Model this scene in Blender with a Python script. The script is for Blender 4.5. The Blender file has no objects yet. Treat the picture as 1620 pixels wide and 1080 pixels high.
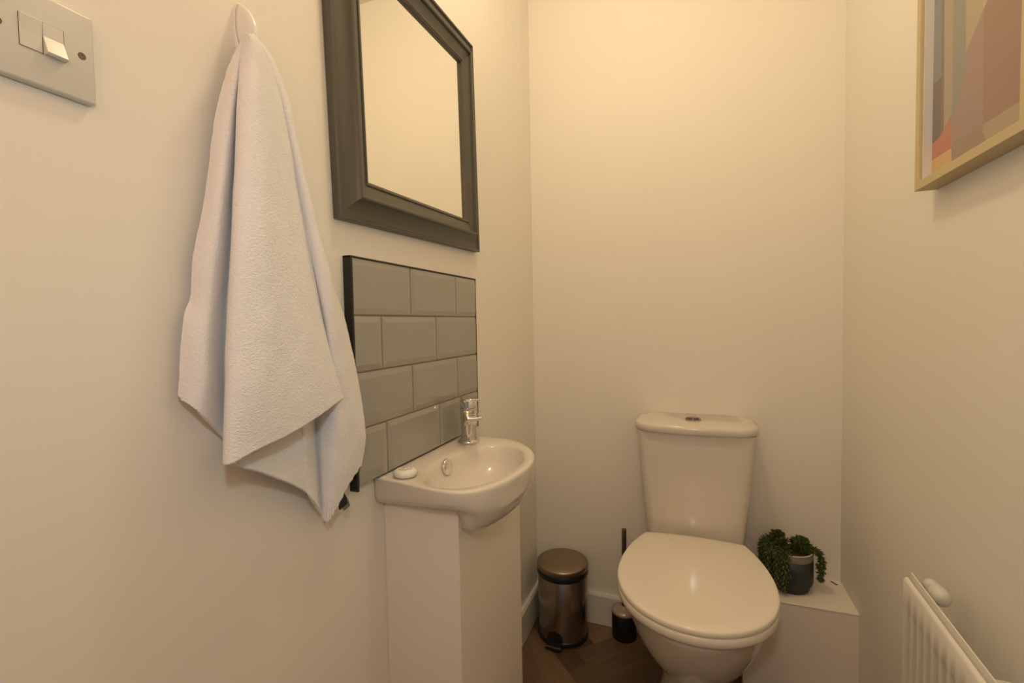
import bpy, bmesh, math, random
from mathutils import Vector, Matrix, noise
S = bpy.context.scene
C = S.collection
random.seed(7)
# ---------------------------------------------------------------- camera
cam = bpy.data.cameras.new('camera')
cam.sensor_width = 36.0
cam.lens = 735.69 / 1620.0 * 36.0
cam.clip_start = 0.01
co = bpy.data.objects.new('camera', cam)
C.objects.link(co)
yaw, pitch, roll = 0.3667, 0.040, -0.0182
_f = Vector((-math.sin(yaw), math.cos(yaw), 0)); _r = Vector((math.cos(yaw), math.sin(yaw), 0)); _u = Vector((0, 0, 1))
_f2 = _f * math.cos(pitch) - _u * math.sin(pitch); _u2 = _u * math.cos(pitch) + _f * math.sin(pitch)
_r3 = _r * math.cos(roll) + _u2 * math.sin(roll); _u3 = _u2 * math.cos(roll) - _r * math.sin(roll)
m = Matrix((( _r3.x, _u3.x, -_f2.x, 0.566), (_r3.y, _u3.y, -_f2.y, 0.0), (_r3.z, _u3.z, -_f2.z, 1.1319), (0, 0, 0, 1)))
co.matrix_world = m
S.camera = co
# ---------------------------------------------------------------- light
w = bpy.data.worlds.new('world'); S.world = w; w.use_nodes = True
w.node_tree.nodes['Background'].inputs[0].default_value = (0.55, 0.62, 0.7, 1)
w.node_tree.nodes['Background'].inputs[1].default_value = 0.25
S.view_settings.view_transform = 'Standard'
S.view_settings.look = 'None'
S.view_settings.gamma = 1.0
S.view_settings.use_curve_mapping = False
S.view_settings.exposure = 0.0
def lamp(name, kind, loc, energy, col, size=0.1, size_y=None, aim=None):
    l = bpy.data.lights.new(name, kind); l.energy = energy; l.color = col
    if kind == 'AREA':
        l.shape = 'RECTANGLE' if size_y else 'DISK'; l.size = size
        if size_y: l.size_y = size_y
    else:
        l.shadow_soft_size = size
    o = bpy.data.objects.new(name, l); C.objects.link(o); o.location = loc
    if aim is not None:
        o.rotation_euler = (Vector(aim) - Vector(loc)).to_track_quat('-Z', 'Y').to_euler()
    return o
LAMPX, LAMPY, LAMPZ = (0.38, 0.83, 2.37)
lamp('bulb_light', 'POINT', (LAMPX, LAMPY, LAMPZ), 11.3, (1.0, 0.79, 0.50), 0.06)
lamp('camera_flash', 'AREA', (0.566, -0.02, 1.34), 1.35, (0.76, 0.94, 0.96), 0.06, aim=(0.45, 1.2, 1.0))
lamp('doorway_fill', 'AREA', (0.5, -0.6, 1.75), 4.8, (1.0, 0.46, 0.17), 0.8, 0.6, aim=(0.5, 1.0, 1.1))  # added warm fill beyond the doorway to lift low areas, no known lamp
# ---------------------------------------------------------------- materials
def lin(r, g, b):
    f = lambda v: (v / 255 / 12.92) if v / 255 <= 0.04045 else ((v / 255 + 0.055) / 1.055) ** 2.4
    return (f(r), f(g), f(b), 1)
def mat(name, col, rough=0.5, metal=0.0, bump=None, spec=0.5, coat=0.0, var=None, sheen=0.0, sub=0.0):
    m = bpy.data.materials.new(name); m.use_nodes = True
    n = m.node_tree.nodes; L = m.node_tree.links; b = n['Principled BSDF']
    if len(col) == 3: col = (*col, 1)
    b.inputs['Base Color'].default_value = col
    b.inputs['Roughness'].default_value = rough
    b.inputs['Metallic'].default_value = metal
    b.inputs['Specular IOR Level'].default_value = spec
    b.inputs['Coat Weight'].default_value = coat
    b.inputs['Coat Roughness'].default_value = 0.05
    if sheen: b.inputs['Sheen Weight'].default_value = sheen
    tc = n.new('ShaderNodeTexCoord')
    if var:   # (scale, amount)
        nz = n.new('ShaderNodeTexNoise'); nz.inputs['Scale'].default_value = var[0]; nz.inputs['Detail'].default_value = 4
        L.new(tc.outputs['Object'], nz.inputs['Vector'])
        mx = n.new('ShaderNodeMix'); mx.data_type = 'RGBA'
        mx.inputs['A'].default_value = tuple(c * (1 - var[1]) for c in col[:3]) + (1,)
        mx.inputs['B'].default_value = tuple(min(1, c * (1 + var[1])) for c in col[:3]) + (1,)
        L.new(nz.outputs['Fac'], mx.inputs['Factor']); L.new(mx.outputs['Result'], b.inputs['Base Color'])
    if bump:  # (scale, strength, distance)
        nz = n.new('ShaderNodeTexNoise'); nz.inputs['Scale'].default_value = bump[0]; nz.inputs['Detail'].default_value = 5
        L.new(tc.outputs['Object'], nz.inputs['Vector'])
        bp = n.new('ShaderNodeBump'); bp.inputs['Strength'].default_value = bump[1]; bp.inputs['Distance'].default_value = bump[2]
        L.new(nz.outputs['Fac'], bp.inputs['Height']); L.new(bp.outputs['Normal'], b.inputs['Normal'])
    return m
M = {}
M['wall'] = mat('wall_paint', (0.87, 0.83, 0.75), 0.55, bump=(60, 0.10, 0.002), spec=0.3, var=(1.5, 0.015))
M['ceiling'] = mat('ceiling_paint', (0.82, 0.81, 0.78), 0.8)
M['boxing'] = mat('boxing_paint', (0.87, 0.80, 0.70), 0.5, bump=(25, 0.25, 0.004), spec=0.4, var=(3, 0.02))
M['gloss_trim'] = mat('trim_paint', (0.76, 0.73, 0.67), 0.3, spec=0.5)
M['ceramic'] = mat('white_ceramic', (0.73, 0.675, 0.595), 0.07, spec=0.5, coat=0.15)
M['seat'] = mat('seat_plastic', (0.84, 0.77, 0.66), 0.1, spec=0.5)
M['chrome'] = mat('chrome', (0.80, 0.79, 0.78), 0.06, 1.0)
M['dark_chrome'] = mat('dark_chrome', (0.25, 0.22, 0.19), 0.18, 1.0)
M['steel'] = mat('brushed_steel', (0.36, 0.29, 0.22), 0.34, 1.0)
M['black'] = mat('black_plastic', (0.012, 0.012, 0.012), 0.35)
M['dark_edge'] = mat('black_edge_trim', (0.010, 0.009, 0.009), 0.4)
M['matte_black'] = mat('matte_black', (0.006, 0.006, 0.008), 0.5)
M['frame_grey'] = mat('grey_frame_paint', (0.090, 0.086, 0.068), 0.36, bump=(300, 0.05, 0.001))
M['wood_pale'] = mat('pale_wood', (0.58, 0.47, 0.27), 0.5, bump=(120, 0.1, 0.001), var=(20, 0.06))
M['tile'] = mat('sage_grey_tile', (0.345, 0.335, 0.295), 0.08, spec=0.6, coat=0.3, var=(6, 0.03))
M['grout'] = mat('grout', (0.235, 0.175, 0.115), 0.85)
M['plastic'] = mat('white_plastic', (0.66, 0.655, 0.60), 0.28)
M['rocker'] = mat('rocker_plastic', (0.70, 0.69, 0.62), 0.2)
M['screw'] = mat('screw_metal', (0.16, 0.13, 0.09), 0.55, 0.3)
M['hook'] = mat('hook_plastic', (0.84, 0.84, 0.82), 0.2)
M['rad'] = mat('radiator_enamel', (0.80, 0.765, 0.69), 0.25, spec=0.5)
M['glaze'] = mat('dark_glaze', (0.034, 0.040, 0.036), 0.55, var=(60, 0.25))
M['glaze_band'] = mat('pot_band', (0.27, 0.24, 0.18), 0.35, var=(30, 0.08))
M['rim'] = mat('pot_rim', (0.78, 0.70, 0.58), 0.25)
M['soil'] = mat('potting_soil', (0.05, 0.022, 0.012), 0.95, bump=(200, 0.8, 0.003))
M['leaf'] = mat('sedum_leaf', (0.062, 0.088, 0.020), 0.5, var=(90, 0.5))
M['stem'] = mat('sedum_stem', (0.05, 0.07, 0.02), 0.6)
M['paper'] = mat('white_card', (0.80, 0.80, 0.80), 0.6)
M['soap'] = mat('soap_wrap', (0.84, 0.81, 0.76), 0.35, bump=(150, 0.25, 0.001))
M['soapink'] = mat('soap_wrap_print', (0.45, 0.38, 0.30), 0.5)
M['label_dark'] = mat('label_black', (0.02, 0.018, 0.016), 0.7)
M['label_grey'] = mat('label_grey', (0.22, 0.21, 0.19), 0.7)
M['label_white'] = mat('label_white', (0.75, 0.72, 0.68), 0.7)
M['brush_rod'] = mat('bronze_rod', (0.16, 0.13, 0.08), 0.35, 0.9)
M['cream_rim'] = mat('clear_lid', (0.42, 0.36, 0.29), 0.25, 0.2)
M['dark_hole'] = mat('dark_gap', (0.10, 0.085, 0.065), 0.8)
M['door'] = mat('door_paint', (0.78, 0.76, 0.72), 0.35)
# towelling
def towel_mat():
    m = mat('white_towelling', (0.87, 0.855, 0.86), 0.95, spec=0.1, sheen=0.25)
    n = m.node_tree.nodes; L = m.node_tree.links; b = n['Principled BSDF']
    tc = n['Texture Coordinate'] if 'Texture Coordinate' in n else n.new('ShaderNodeTexCoord')
    mp = n.new('ShaderNodeMapping'); mp.inputs['Scale'].default_value = (1, 0.8, 1.15)
    L.new(tc.outputs['Object'], mp.inputs['Vector'])
    nz = n.new('ShaderNodeTexNoise'); nz.inputs['Scale'].default_value = 520; nz.inputs['Detail'].default_value = 3
    nb = n.new('ShaderNodeTexNoise'); nb.inputs['Scale'].default_value = 260; nb.inputs['Detail'].default_value = 3
    L.new(mp.outputs['Vector'], nz.inputs['Vector']); L.new(mp.outputs['Vector'], nb.inputs['Vector'])
    ad = n.new('ShaderNodeMath'); ad.operation = 'ADD'
    L.new(nz.outputs['Fac'], ad.inputs[0]); L.new(nb.outputs['Fac'], ad.inputs[1])
    bp = n.new('ShaderNodeBump'); bp.inputs['Strength'].default_value = 0.6; bp.inputs['Distance'].default_value = 0.0015
    L.new(ad.outputs[0], bp.inputs['Height']); L.new(bp.outputs['Normal'], b.inputs['Normal'])
    return m
M['towel'] = towel_mat()
def mirror_mat():
    m = bpy.data.materials.new('mirror_silver'); m.use_nodes = True
    b = m.node_tree.nodes['Principled BSDF']
    b.inputs['Base Color'].default_value = (0.93, 0.93, 0.90, 1); b.inputs['Metallic'].default_value = 1; b.inputs['Roughness'].default_value = 0.0
    return m
M['mirror'] = mirror_mat()
def glass_mat():
    m = bpy.data.materials.new('picture_glass'); m.use_nodes = True
    n = m.node_tree.nodes; L = m.node_tree.links; n.remove(n['Principled BSDF'])
    out = n['Material Output']; t = n.new('ShaderNodeBsdfTransparent'); g = n.new('ShaderNodeBsdfGlossy'); g.inputs['Roughness'].default_value = 0.0
    fr = n.new('ShaderNodeFresnel'); fr.inputs['IOR'].default_value = 1.5; ge = n.new('ShaderNodeNewGeometry'); sb_ = n.new('ShaderNodeMath'); sb_.operation = 'SUBTRACT'; sb_.inputs[0].default_value = 1.0; L.new(ge.outputs['Backfacing'], sb_.inputs[1]); ml = n.new('ShaderNodeMath'); ml.operation = 'MULTIPLY'; L.new(fr.outputs[0], ml.inputs[0]); L.new(sb_.outputs[0], ml.inputs[1])
    mx = n.new('ShaderNodeMixShader'); L.new(ml.outputs[0], mx.inputs[0]); L.new(t.outputs[0], mx.inputs[1]); L.new(g.outputs[0], mx.inputs[2])
    L.new(mx.outputs[0], out.inputs['Surface'])
    return m
M['glass'] = glass_mat()
def emit(name, col, s):
    m = bpy.data.materials.new(name); m.use_nodes = True
    b = m.node_tree.nodes['Principled BSDF']; b.inputs['Emission Color'].default_value = (*col, 1); b.inputs['Emission Strength'].default_value = s
    b.inputs['Base Color'].default_value = (0.9, 0.9, 0.9, 1)
    return m
def steel_mat():
    m = mat('bin_steel', (0.36, 0.31, 0.27), 0.26, 1.0)
    m.node_tree.nodes['Principled BSDF'].inputs['Anisotropic'].default_value = 0.0
    return m
M['bin'] = steel_mat()

# ---------------------------------------------------------------- helpers
def link(name, bm, m, parent=None, smooth=False, loc=None):
    me = bpy.data.meshes.new(name); bmesh.ops.recalc_face_normals(bm, faces=bm.faces[:])
    if smooth:
        for f in bm.faces: f.smooth = True
    bm.to_mesh(me); bm.free()
    for x in (m if isinstance(m, (list, tuple)) else [m]): me.materials.append(x)
    o = bpy.data.objects.new(name, me); C.objects.link(o)
    if parent is not None:
        o.parent = parent
        o.matrix_parent_inverse = parent.matrix_world.inverted() if False else Matrix.Identity(4)
        # parts are modelled in room coordinates: shift them into the thing's own frame
        inv = Matrix.Translation(-Vector(parent.get('_o', (0, 0, 0))))
        me.transform(inv)
    return o
def sub(o, parent):      # part of a part: both meshes already in the thing's frame
    o.parent = parent; return o
def thing(name, label, cat, loc, group=None):
    o = bpy.data.objects.new(name, None); C.objects.link(o); o.location = loc
    o.empty_display_size = 0.05
    o['label'] = label; o['category'] = cat; o['_o'] = tuple(loc)
    if group: o['group'] = group
    return o
def tag(o, label, cat): o['label'] = label; o['category'] = cat; return o
def struct(o): o['kind'] = 'structure'; return o
class BM:
    def __init__(s): s.b = bmesh.new()
    def get(s, *a): return False
def nb(): return bmesh.new()
def box(b, x0, x1, y0, y1, z0, z1, bev=0, seg=2, mi=0):
    vs = [b.verts.new((x, y, z)) for x in (x0, x1) for y in (y0, y1) for z in (z0, z1)]
    q = [(0, 1, 3, 2), (4, 6, 7, 5), (0, 4, 5, 1), (2, 3, 7, 6), (0, 2, 6, 4), (1, 5, 7, 3)]
    fs = [b.faces.new([vs[i] for i in f]) for f in q]
    for f in fs: f.material_index = mi
    if bev:
        es = list({e for f in fs for e in f.edges})
        r = bmesh.ops.bevel(b, geom=es, offset=bev, segments=seg, profile=0.5, affect='EDGES')
        for f in r['faces']: f.material_index = mi
    return fs
def loft(b, loops, cap0=True, cap1=True, closed=True, mi=0):
    R = [[b.verts.new(p) for p in l] for l in loops]
    n = len(R[0])
    for a, c in zip(R[:-1], R[1:]):
        for i in range(n if closed else n - 1):
            f = b.faces.new((a[i], a[(i + 1) % n], c[(i + 1) % n], c[i])); f.material_index = mi
    if cap0: b.faces.new(R[0][::-1]).material_index = mi
    if cap1: b.faces.new(R[-1]).material_index = mi
    return R
def lathe(b, prof, c, n=48, axis='Z', cap0=True, cap1=True, mi=0):
    loops = []
    for r, h in prof:
        l = []
        for i in range(n):
            a = 2 * math.pi * i / n; u, v = r * math.cos(a), r * math.sin(a)
            l.append({'Z': (c[0] + u, c[1] + v, c[2] + h), 'X': (c[0] + h, c[1] + u, c[2] + v), 'Y': (c[0] + u, c[1] + h, c[2] + v)}[axis])
        loops.append(l)
    return loft(b, loops, cap0, cap1, mi=mi)
def tube(b, pts, r, n=10, mi=0):
    pts = [Vector(p) for p in pts]; loops = []
    for i, p in enumerate(pts):
        t = (pts[min(i + 1, len(pts) - 1)] - pts[max(i - 1, 0)]).normalized()
        a = t.orthogonal().normalized() if i == 0 else (a - t * a.dot(t)).normalized()
        c = t.cross(a); rr = r[i] if isinstance(r, (list, tuple)) else r
        loops.append([p + (a * math.cos(2 * math.pi * k / n) + c * math.sin(2 * math.pi * k / n)) * rr for k in range(n)])
    loft(b, loops, mi=mi)
def catmull(P, n, closed=False):
    P = [Vector(p) for p in P]; out = []; N = len(P); segs = N if closed else N - 1
    for k in range(n):
        t = k / (n if closed else n - 1) * segs; i = min(int(t), segs - 1); u = t - i
        g = (lambda j: P[j % N]) if closed else (lambda j: P[min(max(j, 0), N - 1)])
        a, b_, c, d = g(i - 1), g(i), g(i + 1), g(i + 2)
        out.append(0.5 * ((2 * b_) + (c - a) * u + (2 * a - 5 * b_ + 4 * c - d) * u * u + (3 * b_ - a - 3 * c + d) * u ** 3))
    return out
def subsurf(o, n=2):
    md = o.modifiers.new('smooth', 'SUBSURF'); md.levels = n; md.render_levels = n
def bevel(o, wd, seg=2):
    md = o.modifiers.new('bevel', 'BEVEL'); md.width = wd; md.segments = seg; md.limit_method = 'ANGLE'; md.angle_limit = math.radians(35)
def autosmooth(o, deg=40):
    bm = bmesh.new(); bm.from_mesh(o.data)
    for f in bm.faces: f.smooth = True
    for e in bm.edges:
        if len(e.link_faces) == 2 and e.calc_face_angle(0) > math.radians(deg): e.smooth = False
    bm.to_mesh(o.data); bm.free()

# ---------------------------------------------------------------- the room
RX, RY, RZ, FY = 1.006, 1.707, 2.52, -0.45
def slab(name, x0, x1, y0, y1, z0, z1, m):
    b = nb(); box(b, x0, x1, y0, y1, z0, z1); return struct(link(name, b, m))
T = 0.1
slab('wall_left', -T, 0, FY, RY + T, 0, RZ, M['wall'])
slab('wall_right', RX, RX + T, FY, RY + T, 0, RZ, M['wall'])
slab('wall_back', 0, RX, RY, RY + T, 0, RZ, M['wall'])
slab('ceiling', -T, RX + T, FY - T, RY + T, RZ, RZ + T, M['ceiling'])
b = nb(); box(b, -T, 0.12, FY - T, FY, 0, RZ); box(b, 0.88, RX + T, FY - T, FY, 0, RZ); box(b, 0.12, 0.88, FY - T, FY, 2.0, RZ)
struct(link('wall_front', b, M['wall']))
b = nb(); box(b, 0.12, 0.15, FY - T - 0.01, FY + 0.01, 0, 2.0); box(b, 0.85, 0.88, FY - T - 0.01, FY + 0.01, 0, 2.0); box(b, 0.15, 0.85, FY - T - 0.01, FY + 0.01, 1.97, 2.0)
struct(link('trim_1', b, M['gloss_trim']))
# herringbone floor: planks as one mesh with a colour per plank
def floor():
    b = nb(); cl = b.loops.layers.float_color.new('plank')
    uvl = b.loops.layers.uv.new('UVMap')
    W_, L_ = 0.076, 0.304
    c45 = math.cos(math.pi / 4)
    def clip(poly):
        for ax, lo, s in ((0, -T, 1), (0, RX + T, -1), (1, FY - T, 1), (1, RY + T, -1)):
            out = []
            for i in range(len(poly)):
                p, q = poly[i], poly[(i + 1) % len(poly)]
                dp, dq = (p[0][ax] - lo) * s, (q[0][ax] - lo) * s
                if dp >= 0: out.append(p)
                if (dp >= 0) != (dq >= 0):
                    t = dp / (dp - dq); out.append((p[0].lerp(q[0], t), p[1].lerp(q[1], t)))
            poly = out
            if not poly: return poly
        return poly
    ox, oy = 0.247, 1.475
    for i in range(-40, 41):
        for j in range(-14, 15):
            # blocks of the herringbone lattice in plank axes
            for kind in (0, 1):
                u0 = i * W_ + j * L_ + (0 if kind == 0 else W_)
                v0 = -i * W_ * -1 + j * 0 
                if kind == 0: u, v, du, dv = i * W_ + j * 2 * L_ * 0 + j * (L_ + W_ * 0), i * W_, L_, W_
                # standard herringbone: translate vectors (W,W) and (L,-L)
                bu, bv = i * W_ + j * L_, i * W_ - j * L_
                if kind == 0: u, v, du, dv = bu, bv, L_, W_
                else: u, v, du, dv = bu + 0, bv + W_, W_, L_
                g = 0.0004
                P = [(u + g, v + g), (u + du - g, v + g), (u + du - g, v + dv - g), (u + g, v + dv - g)]
                UV = [(0, 0), (L_, 0), (L_, W_), (0, W_)] if kind == 0 else [(0, W_), (0, 0), (L_, 0), (L_, W_)]
                off = random.random() * 10
                pl = [(Vector((ox + (p[0] - p[1]) * c45, oy + (p[0] + p[1]) * c45)), Vector((q[0] + off, q[1] + off))) for p, q in zip(P, UV)]
                if max(p[0].x for p in pl) < -T or min(p[0].x for p in pl) > RX + T or max(p[0].y for p in pl) < FY - T or min(p[0].y for p in pl) > RY + T: continue
                pl = clip(pl)
                if len(pl) < 3: continue
                f = b.faces.new([b.verts.new((p[0].x, p[0].y, 0)) for p in pl])
                k = random.random()
                for lp, p in zip(f.loops, pl): lp[cl] = (k, random.random() * 0 + k, k, 1); lp[uvl].uv = p[1]
                f.normal_update()
                if f.normal.z < 0: f.normal_flip()
    box(b, -T, RX + T, FY - T, RY + T, -0.05, -0.0006)
    m = bpy.data.materials.new('herringbone_planks'); m.use_nodes = True
    n = m.node_tree.nodes; L = m.node_tree.links; bs = n['Principled BSDF']
    at = n.new('ShaderNodeAttribute'); at.attribute_name = 'plank'
    uv = n.new('ShaderNodeUVMap'); mp = n.new('ShaderNodeMapping'); mp.inputs['Scale'].default_value = (6, 70, 1)
    L.new(uv.outputs[0], mp.inputs['Vector'])
    nz = n.new('ShaderNodeTexNoise'); nz.inputs['Scale'].default_value = 1.0; nz.inputs['Detail'].default_value = 6; L.new(mp.outputs[0], nz.inputs['Vector'])
    cr = n.new('ShaderNodeValToRGB'); L.new(at.outputs['Fac'], cr.inputs[0])
    cr.color_ramp.elements[0].color = (0.070, 0.041, 0.023, 1); cr.color_ramp.elements[1].color = (0.27, 0.17, 0.10, 1)
    mx = n.new('ShaderNodeMix'); mx.data_type = 'RGBA'; mx.blend_type = 'MULTIPLY'; mx.inputs['Factor'].default_value = 0.6
    cr2 = n.new('ShaderNodeValToRGB'); L.new(nz.outputs['Fac'], cr2.inputs[0])
    cr2.color_ramp.elements[0].position = 0.3; cr2.color_ramp.elements[0].color = (0.55, 0.5, 0.45, 1); cr2.color_ramp.elements[1].position = 0.7; cr2.color_ramp.elements[1].color = (1, 1, 1, 1)
    L.new(cr.outputs[0], mx.inputs['A']); L.new(cr2.outputs[0], mx.inputs['B']); L.new(mx.outputs['Result'], bs.inputs['Base Color'])
    bs.inputs['Roughness'].default_value = 0.45
    me = bpy.data.meshes.new('floor'); b.to_mesh(me); b.free(); me.materials.append(m)
    o = bpy.data.objects.new('floor', me); C.objects.link(o); struct(o)
floor()
def skirting(name, pts_n, along):
    # profile: 0.118 high, 0.016 thick, small bevelled top
    b = nb(); prof = [(0, 0), (0.016, 0), (0.016, 0.108), (0.011, 0.118), (0, 0.118)]
    if along == 'left': loops = [[(d, y, z) for d, z in prof] for y in pts_n]
    elif along == 'right': loops = [[(RX - d, y, z) for d, z in prof] for y in pts_n]
    else: loops = [[(x, RY - d, z) for d, z in prof] for x in pts_n]
    loft(b, loops); o = link(name, b, M['gloss_trim']); struct(o); bevel(o, 0.002)
skirting('baseboard_left', (1.085, RY), 'left')
skirting('baseboard_right', (FY, 1.35), 'right')
skirting('baseboard_back', (0.016, 0.70), 'back')
b = nb(); prof = [(0, 0), (0.016, 0), (0.016, 0.108), (0.011, 0.118), (0, 0.118)]
loft(b, [[(d, y, z) for d, z in prof] for y in (FY, 0.755)]); o = struct(link('trim_2', b, M['gloss_trim'])); bevel(o, 0.002)
# towel guide curves (x off the wall, y along it, z up), top to bottom
S1= [[[0.038,0.446,1.498],[0.03,0.445,1.489],[0.022,0.432,1.45],[0.018,0.417,1.385],[0.016,0.404,1.3],[0.015,0.385,1.217],[0.015,0.38,1.17],[0.015,0.37,1.145],[0.015,0.362,1.074],[0.014,0.361,1.053]],[[0.045,0.442,1.495],[0.036,0.442,1.482],[0.036,0.428,1.421],[0.036,0.416,1.348],[0.036,0.404,1.276],[0.036,0.394,1.214],[0.034,0.388,1.161],[0.036,0.379,1.102],[0.034,0.376,1.058],[0.032,0.372,1.033]],[[0.045,0.442,1.496],[0.03,0.449,1.483],[0.022,0.448,1.433],[0.016,0.446,1.352],[0.014,0.439,1.278],[0.012,0.432,1.212],[0.012,0.426,1.155],[0.012,0.421,1.091],[0.012,0.42,1.034],[0.012,0.42,0.984]],[[0.05,0.439,1.494],[0.045,0.438,1.474],[0.05,0.427,1.418],[0.056,0.416,1.337],[0.06,0.406,1.266],[0.064,0.398,1.205],[0.066,0.391,1.146],[0.068,0.384,1.087],[0.07,0.378,1.029],[0.07,0.373,0.976]],[[0.055,0.437,1.494],[0.056,0.44,1.469],[0.064,0.435,1.411],[0.07,0.43,1.339],[0.075,0.424,1.269],[0.078,0.419,1.207],[0.08,0.415,1.146],[0.082,0.41,1.085],[0.082,0.405,1.032],[0.08,0.403,0.985]],[[0.055,0.438,1.494],[0.054,0.451,1.475],[0.058,0.457,1.422],[0.064,0.458,1.349],[0.068,0.458,1.276],[0.072,0.456,1.211],[0.075,0.454,1.146],[0.077,0.452,1.089],[0.078,0.452,1.04],[0.076,0.454,0.992]],[[0.052,0.441,1.497],[0.044,0.468,1.486],[0.044,0.486,1.436],[0.048,0.495,1.363],[0.054,0.499,1.286],[0.06,0.502,1.217],[0.065,0.504,1.155],[0.068,0.507,1.102],[0.069,0.511,1.053],[0.068,0.516,1.004]],[[0.045,0.447,1.503],[0.034,0.481,1.495],[0.034,0.506,1.447],[0.036,0.522,1.374],[0.04,0.531,1.294],[0.046,0.54,1.212],[0.051,0.548,1.147],[0.055,0.557,1.099],[0.057,0.567,1.06],[0.058,0.58,1.019]]]
S2= [[[0.03,0.454,1.506],[0.018,0.463,1.489],[0.016,0.46,1.431],[0.014,0.456,1.348],[0.014,0.449,1.263],[0.014,0.441,1.18],[0.016,0.433,1.114],[0.02,0.423,1.05],[0.034,0.407,1.006],[0.055,0.386,0.971]],[[0.03,0.455,1.507],[0.018,0.471,1.493],[0.016,0.476,1.438],[0.014,0.478,1.354],[0.014,0.478,1.269],[0.016,0.474,1.182],[0.02,0.469,1.104],[0.026,0.462,1.036],[0.036,0.452,0.987],[0.05,0.439,0.943]],[[0.03,0.456,1.508],[0.018,0.477,1.496],[0.018,0.487,1.442],[0.018,0.494,1.358],[0.018,0.501,1.273],[0.02,0.506,1.184],[0.028,0.505,1.093],[0.034,0.506,1.029],[0.036,0.51,0.955],[0.037,0.513,0.895]],[[0.034,0.454,1.507],[0.02,0.479,1.497],[0.018,0.495,1.445],[0.018,0.505,1.362],[0.02,0.513,1.274],[0.022,0.52,1.184],[0.032,0.518,1.092],[0.036,0.52,1.018],[0.037,0.524,0.942],[0.037,0.531,0.874]],[[0.034,0.454,1.507],[0.022,0.478,1.496],[0.018,0.499,1.447],[0.016,0.514,1.365],[0.016,0.527,1.277],[0.016,0.538,1.186],[0.014,0.55,1.09],[0.013,0.563,1.01],[0.014,0.569,0.928],[0.02,0.566,0.836]],[[0.04,0.451,1.505],[0.032,0.478,1.494],[0.03,0.503,1.447],[0.034,0.52,1.364],[0.036,0.534,1.277],[0.038,0.547,1.195],[0.034,0.561,1.109],[0.03,0.566,1.01],[0.032,0.564,0.921],[0.03,0.566,0.824]],[[0.042,0.45,1.504],[0.036,0.481,1.493],[0.04,0.504,1.441],[0.048,0.518,1.366],[0.054,0.531,1.288],[0.058,0.545,1.203],[0.056,0.562,1.118],[0.05,0.575,1.029],[0.046,0.577,0.918],[0.036,0.573,0.833]],[[0.04,0.454,1.508],[0.032,0.491,1.496],[0.036,0.512,1.454],[0.044,0.528,1.366],[0.05,0.545,1.287],[0.052,0.568,1.205],[0.048,0.593,1.127],[0.046,0.61,1.034],[0.044,0.615,0.95],[0.036,0.607,0.867]],[[0.036,0.46,1.513],[0.02,0.505,1.506],[0.02,0.526,1.463],[0.02,0.548,1.389],[0.02,0.571,1.314],[0.02,0.595,1.229],[0.022,0.63,1.143],[0.028,0.652,1.028],[0.03,0.664,0.943],[0.026,0.658,0.89]]]
# ---------------------------------------------------------------- ceiling lamp (above the frame, lights the room)
lt = thing('ceiling_light', 'white ceiling light fitting with a short bulb holder high above the basin', 'ceiling light', (LAMPX, LAMPY, RZ))
b = nb(); lathe(b, [(0.0, 0), (0.07, 0), (0.07, -0.02), (0.03, -0.04), (0.012, -0.05)], (LAMPX, LAMPY, RZ), cap0=False); link('base', b, M['plastic'], lt, True)
b = nb(); lathe(b, [(0.012, -0.045), (0.012, -0.075), (0.022, -0.085), (0.022, -0.12)], (LAMPX, LAMPY, RZ)); link('bulb_holder', b, M['plastic'], lt, True)

# ---------------------------------------------------------------- light switch
sw = thing('light_switch', 'white plastic two-gang light switch plate high on the left wall', 'light switch', (0, 0.2550, 1.400))
b = nb(); box(b, 0, 0.009, 0.212, 0.298, 1.357, 1.443, 0.0028, 3); o = link('switch_plate', b, M['plastic'], sw); autosmooth(o, 50)
b = nb(); box(b, 0.0086, 0.0092, 0.2406, 0.2734, 1.3874, 1.4166); link('rocker_recess', b, M['dark_hole'], sw)
def rocker(y0, y1, on):
    b = nb()
    zt, zb = 1.4163, 1.3877
    if on: prof = [(0.006, zt), (0.0096, zt), (0.0098, 1.404), (0.0165, zb + 0.0005), (0.0145, zb - 0.001), (0.006, zb)]
    else: prof = [(0.006, zt), (0.0112, zt), (0.0102, 1.402), (0.0100, zb), (0.006, zb)]
    loft(b, [[(x, y, z) for x, z in prof] for y in (y0, y1)]); o = link('rocker', b, M['rocker'], sw); bevel(o, 0.0005); return o
rocker(0.2410, 0.2567, False)
rocker(0.2573, 0.2730, True)
for y in (0.2268, 0.2870):
    b = nb(); lathe(b, [(0.0033, -0.0005), (0.0033, 0.0004), (0.0029, 0.0006), (0.0004, 0.0003)], (0.009, y, 1.401), 20, 'X'); link('screw', b, M['screw'], sw)

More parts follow.
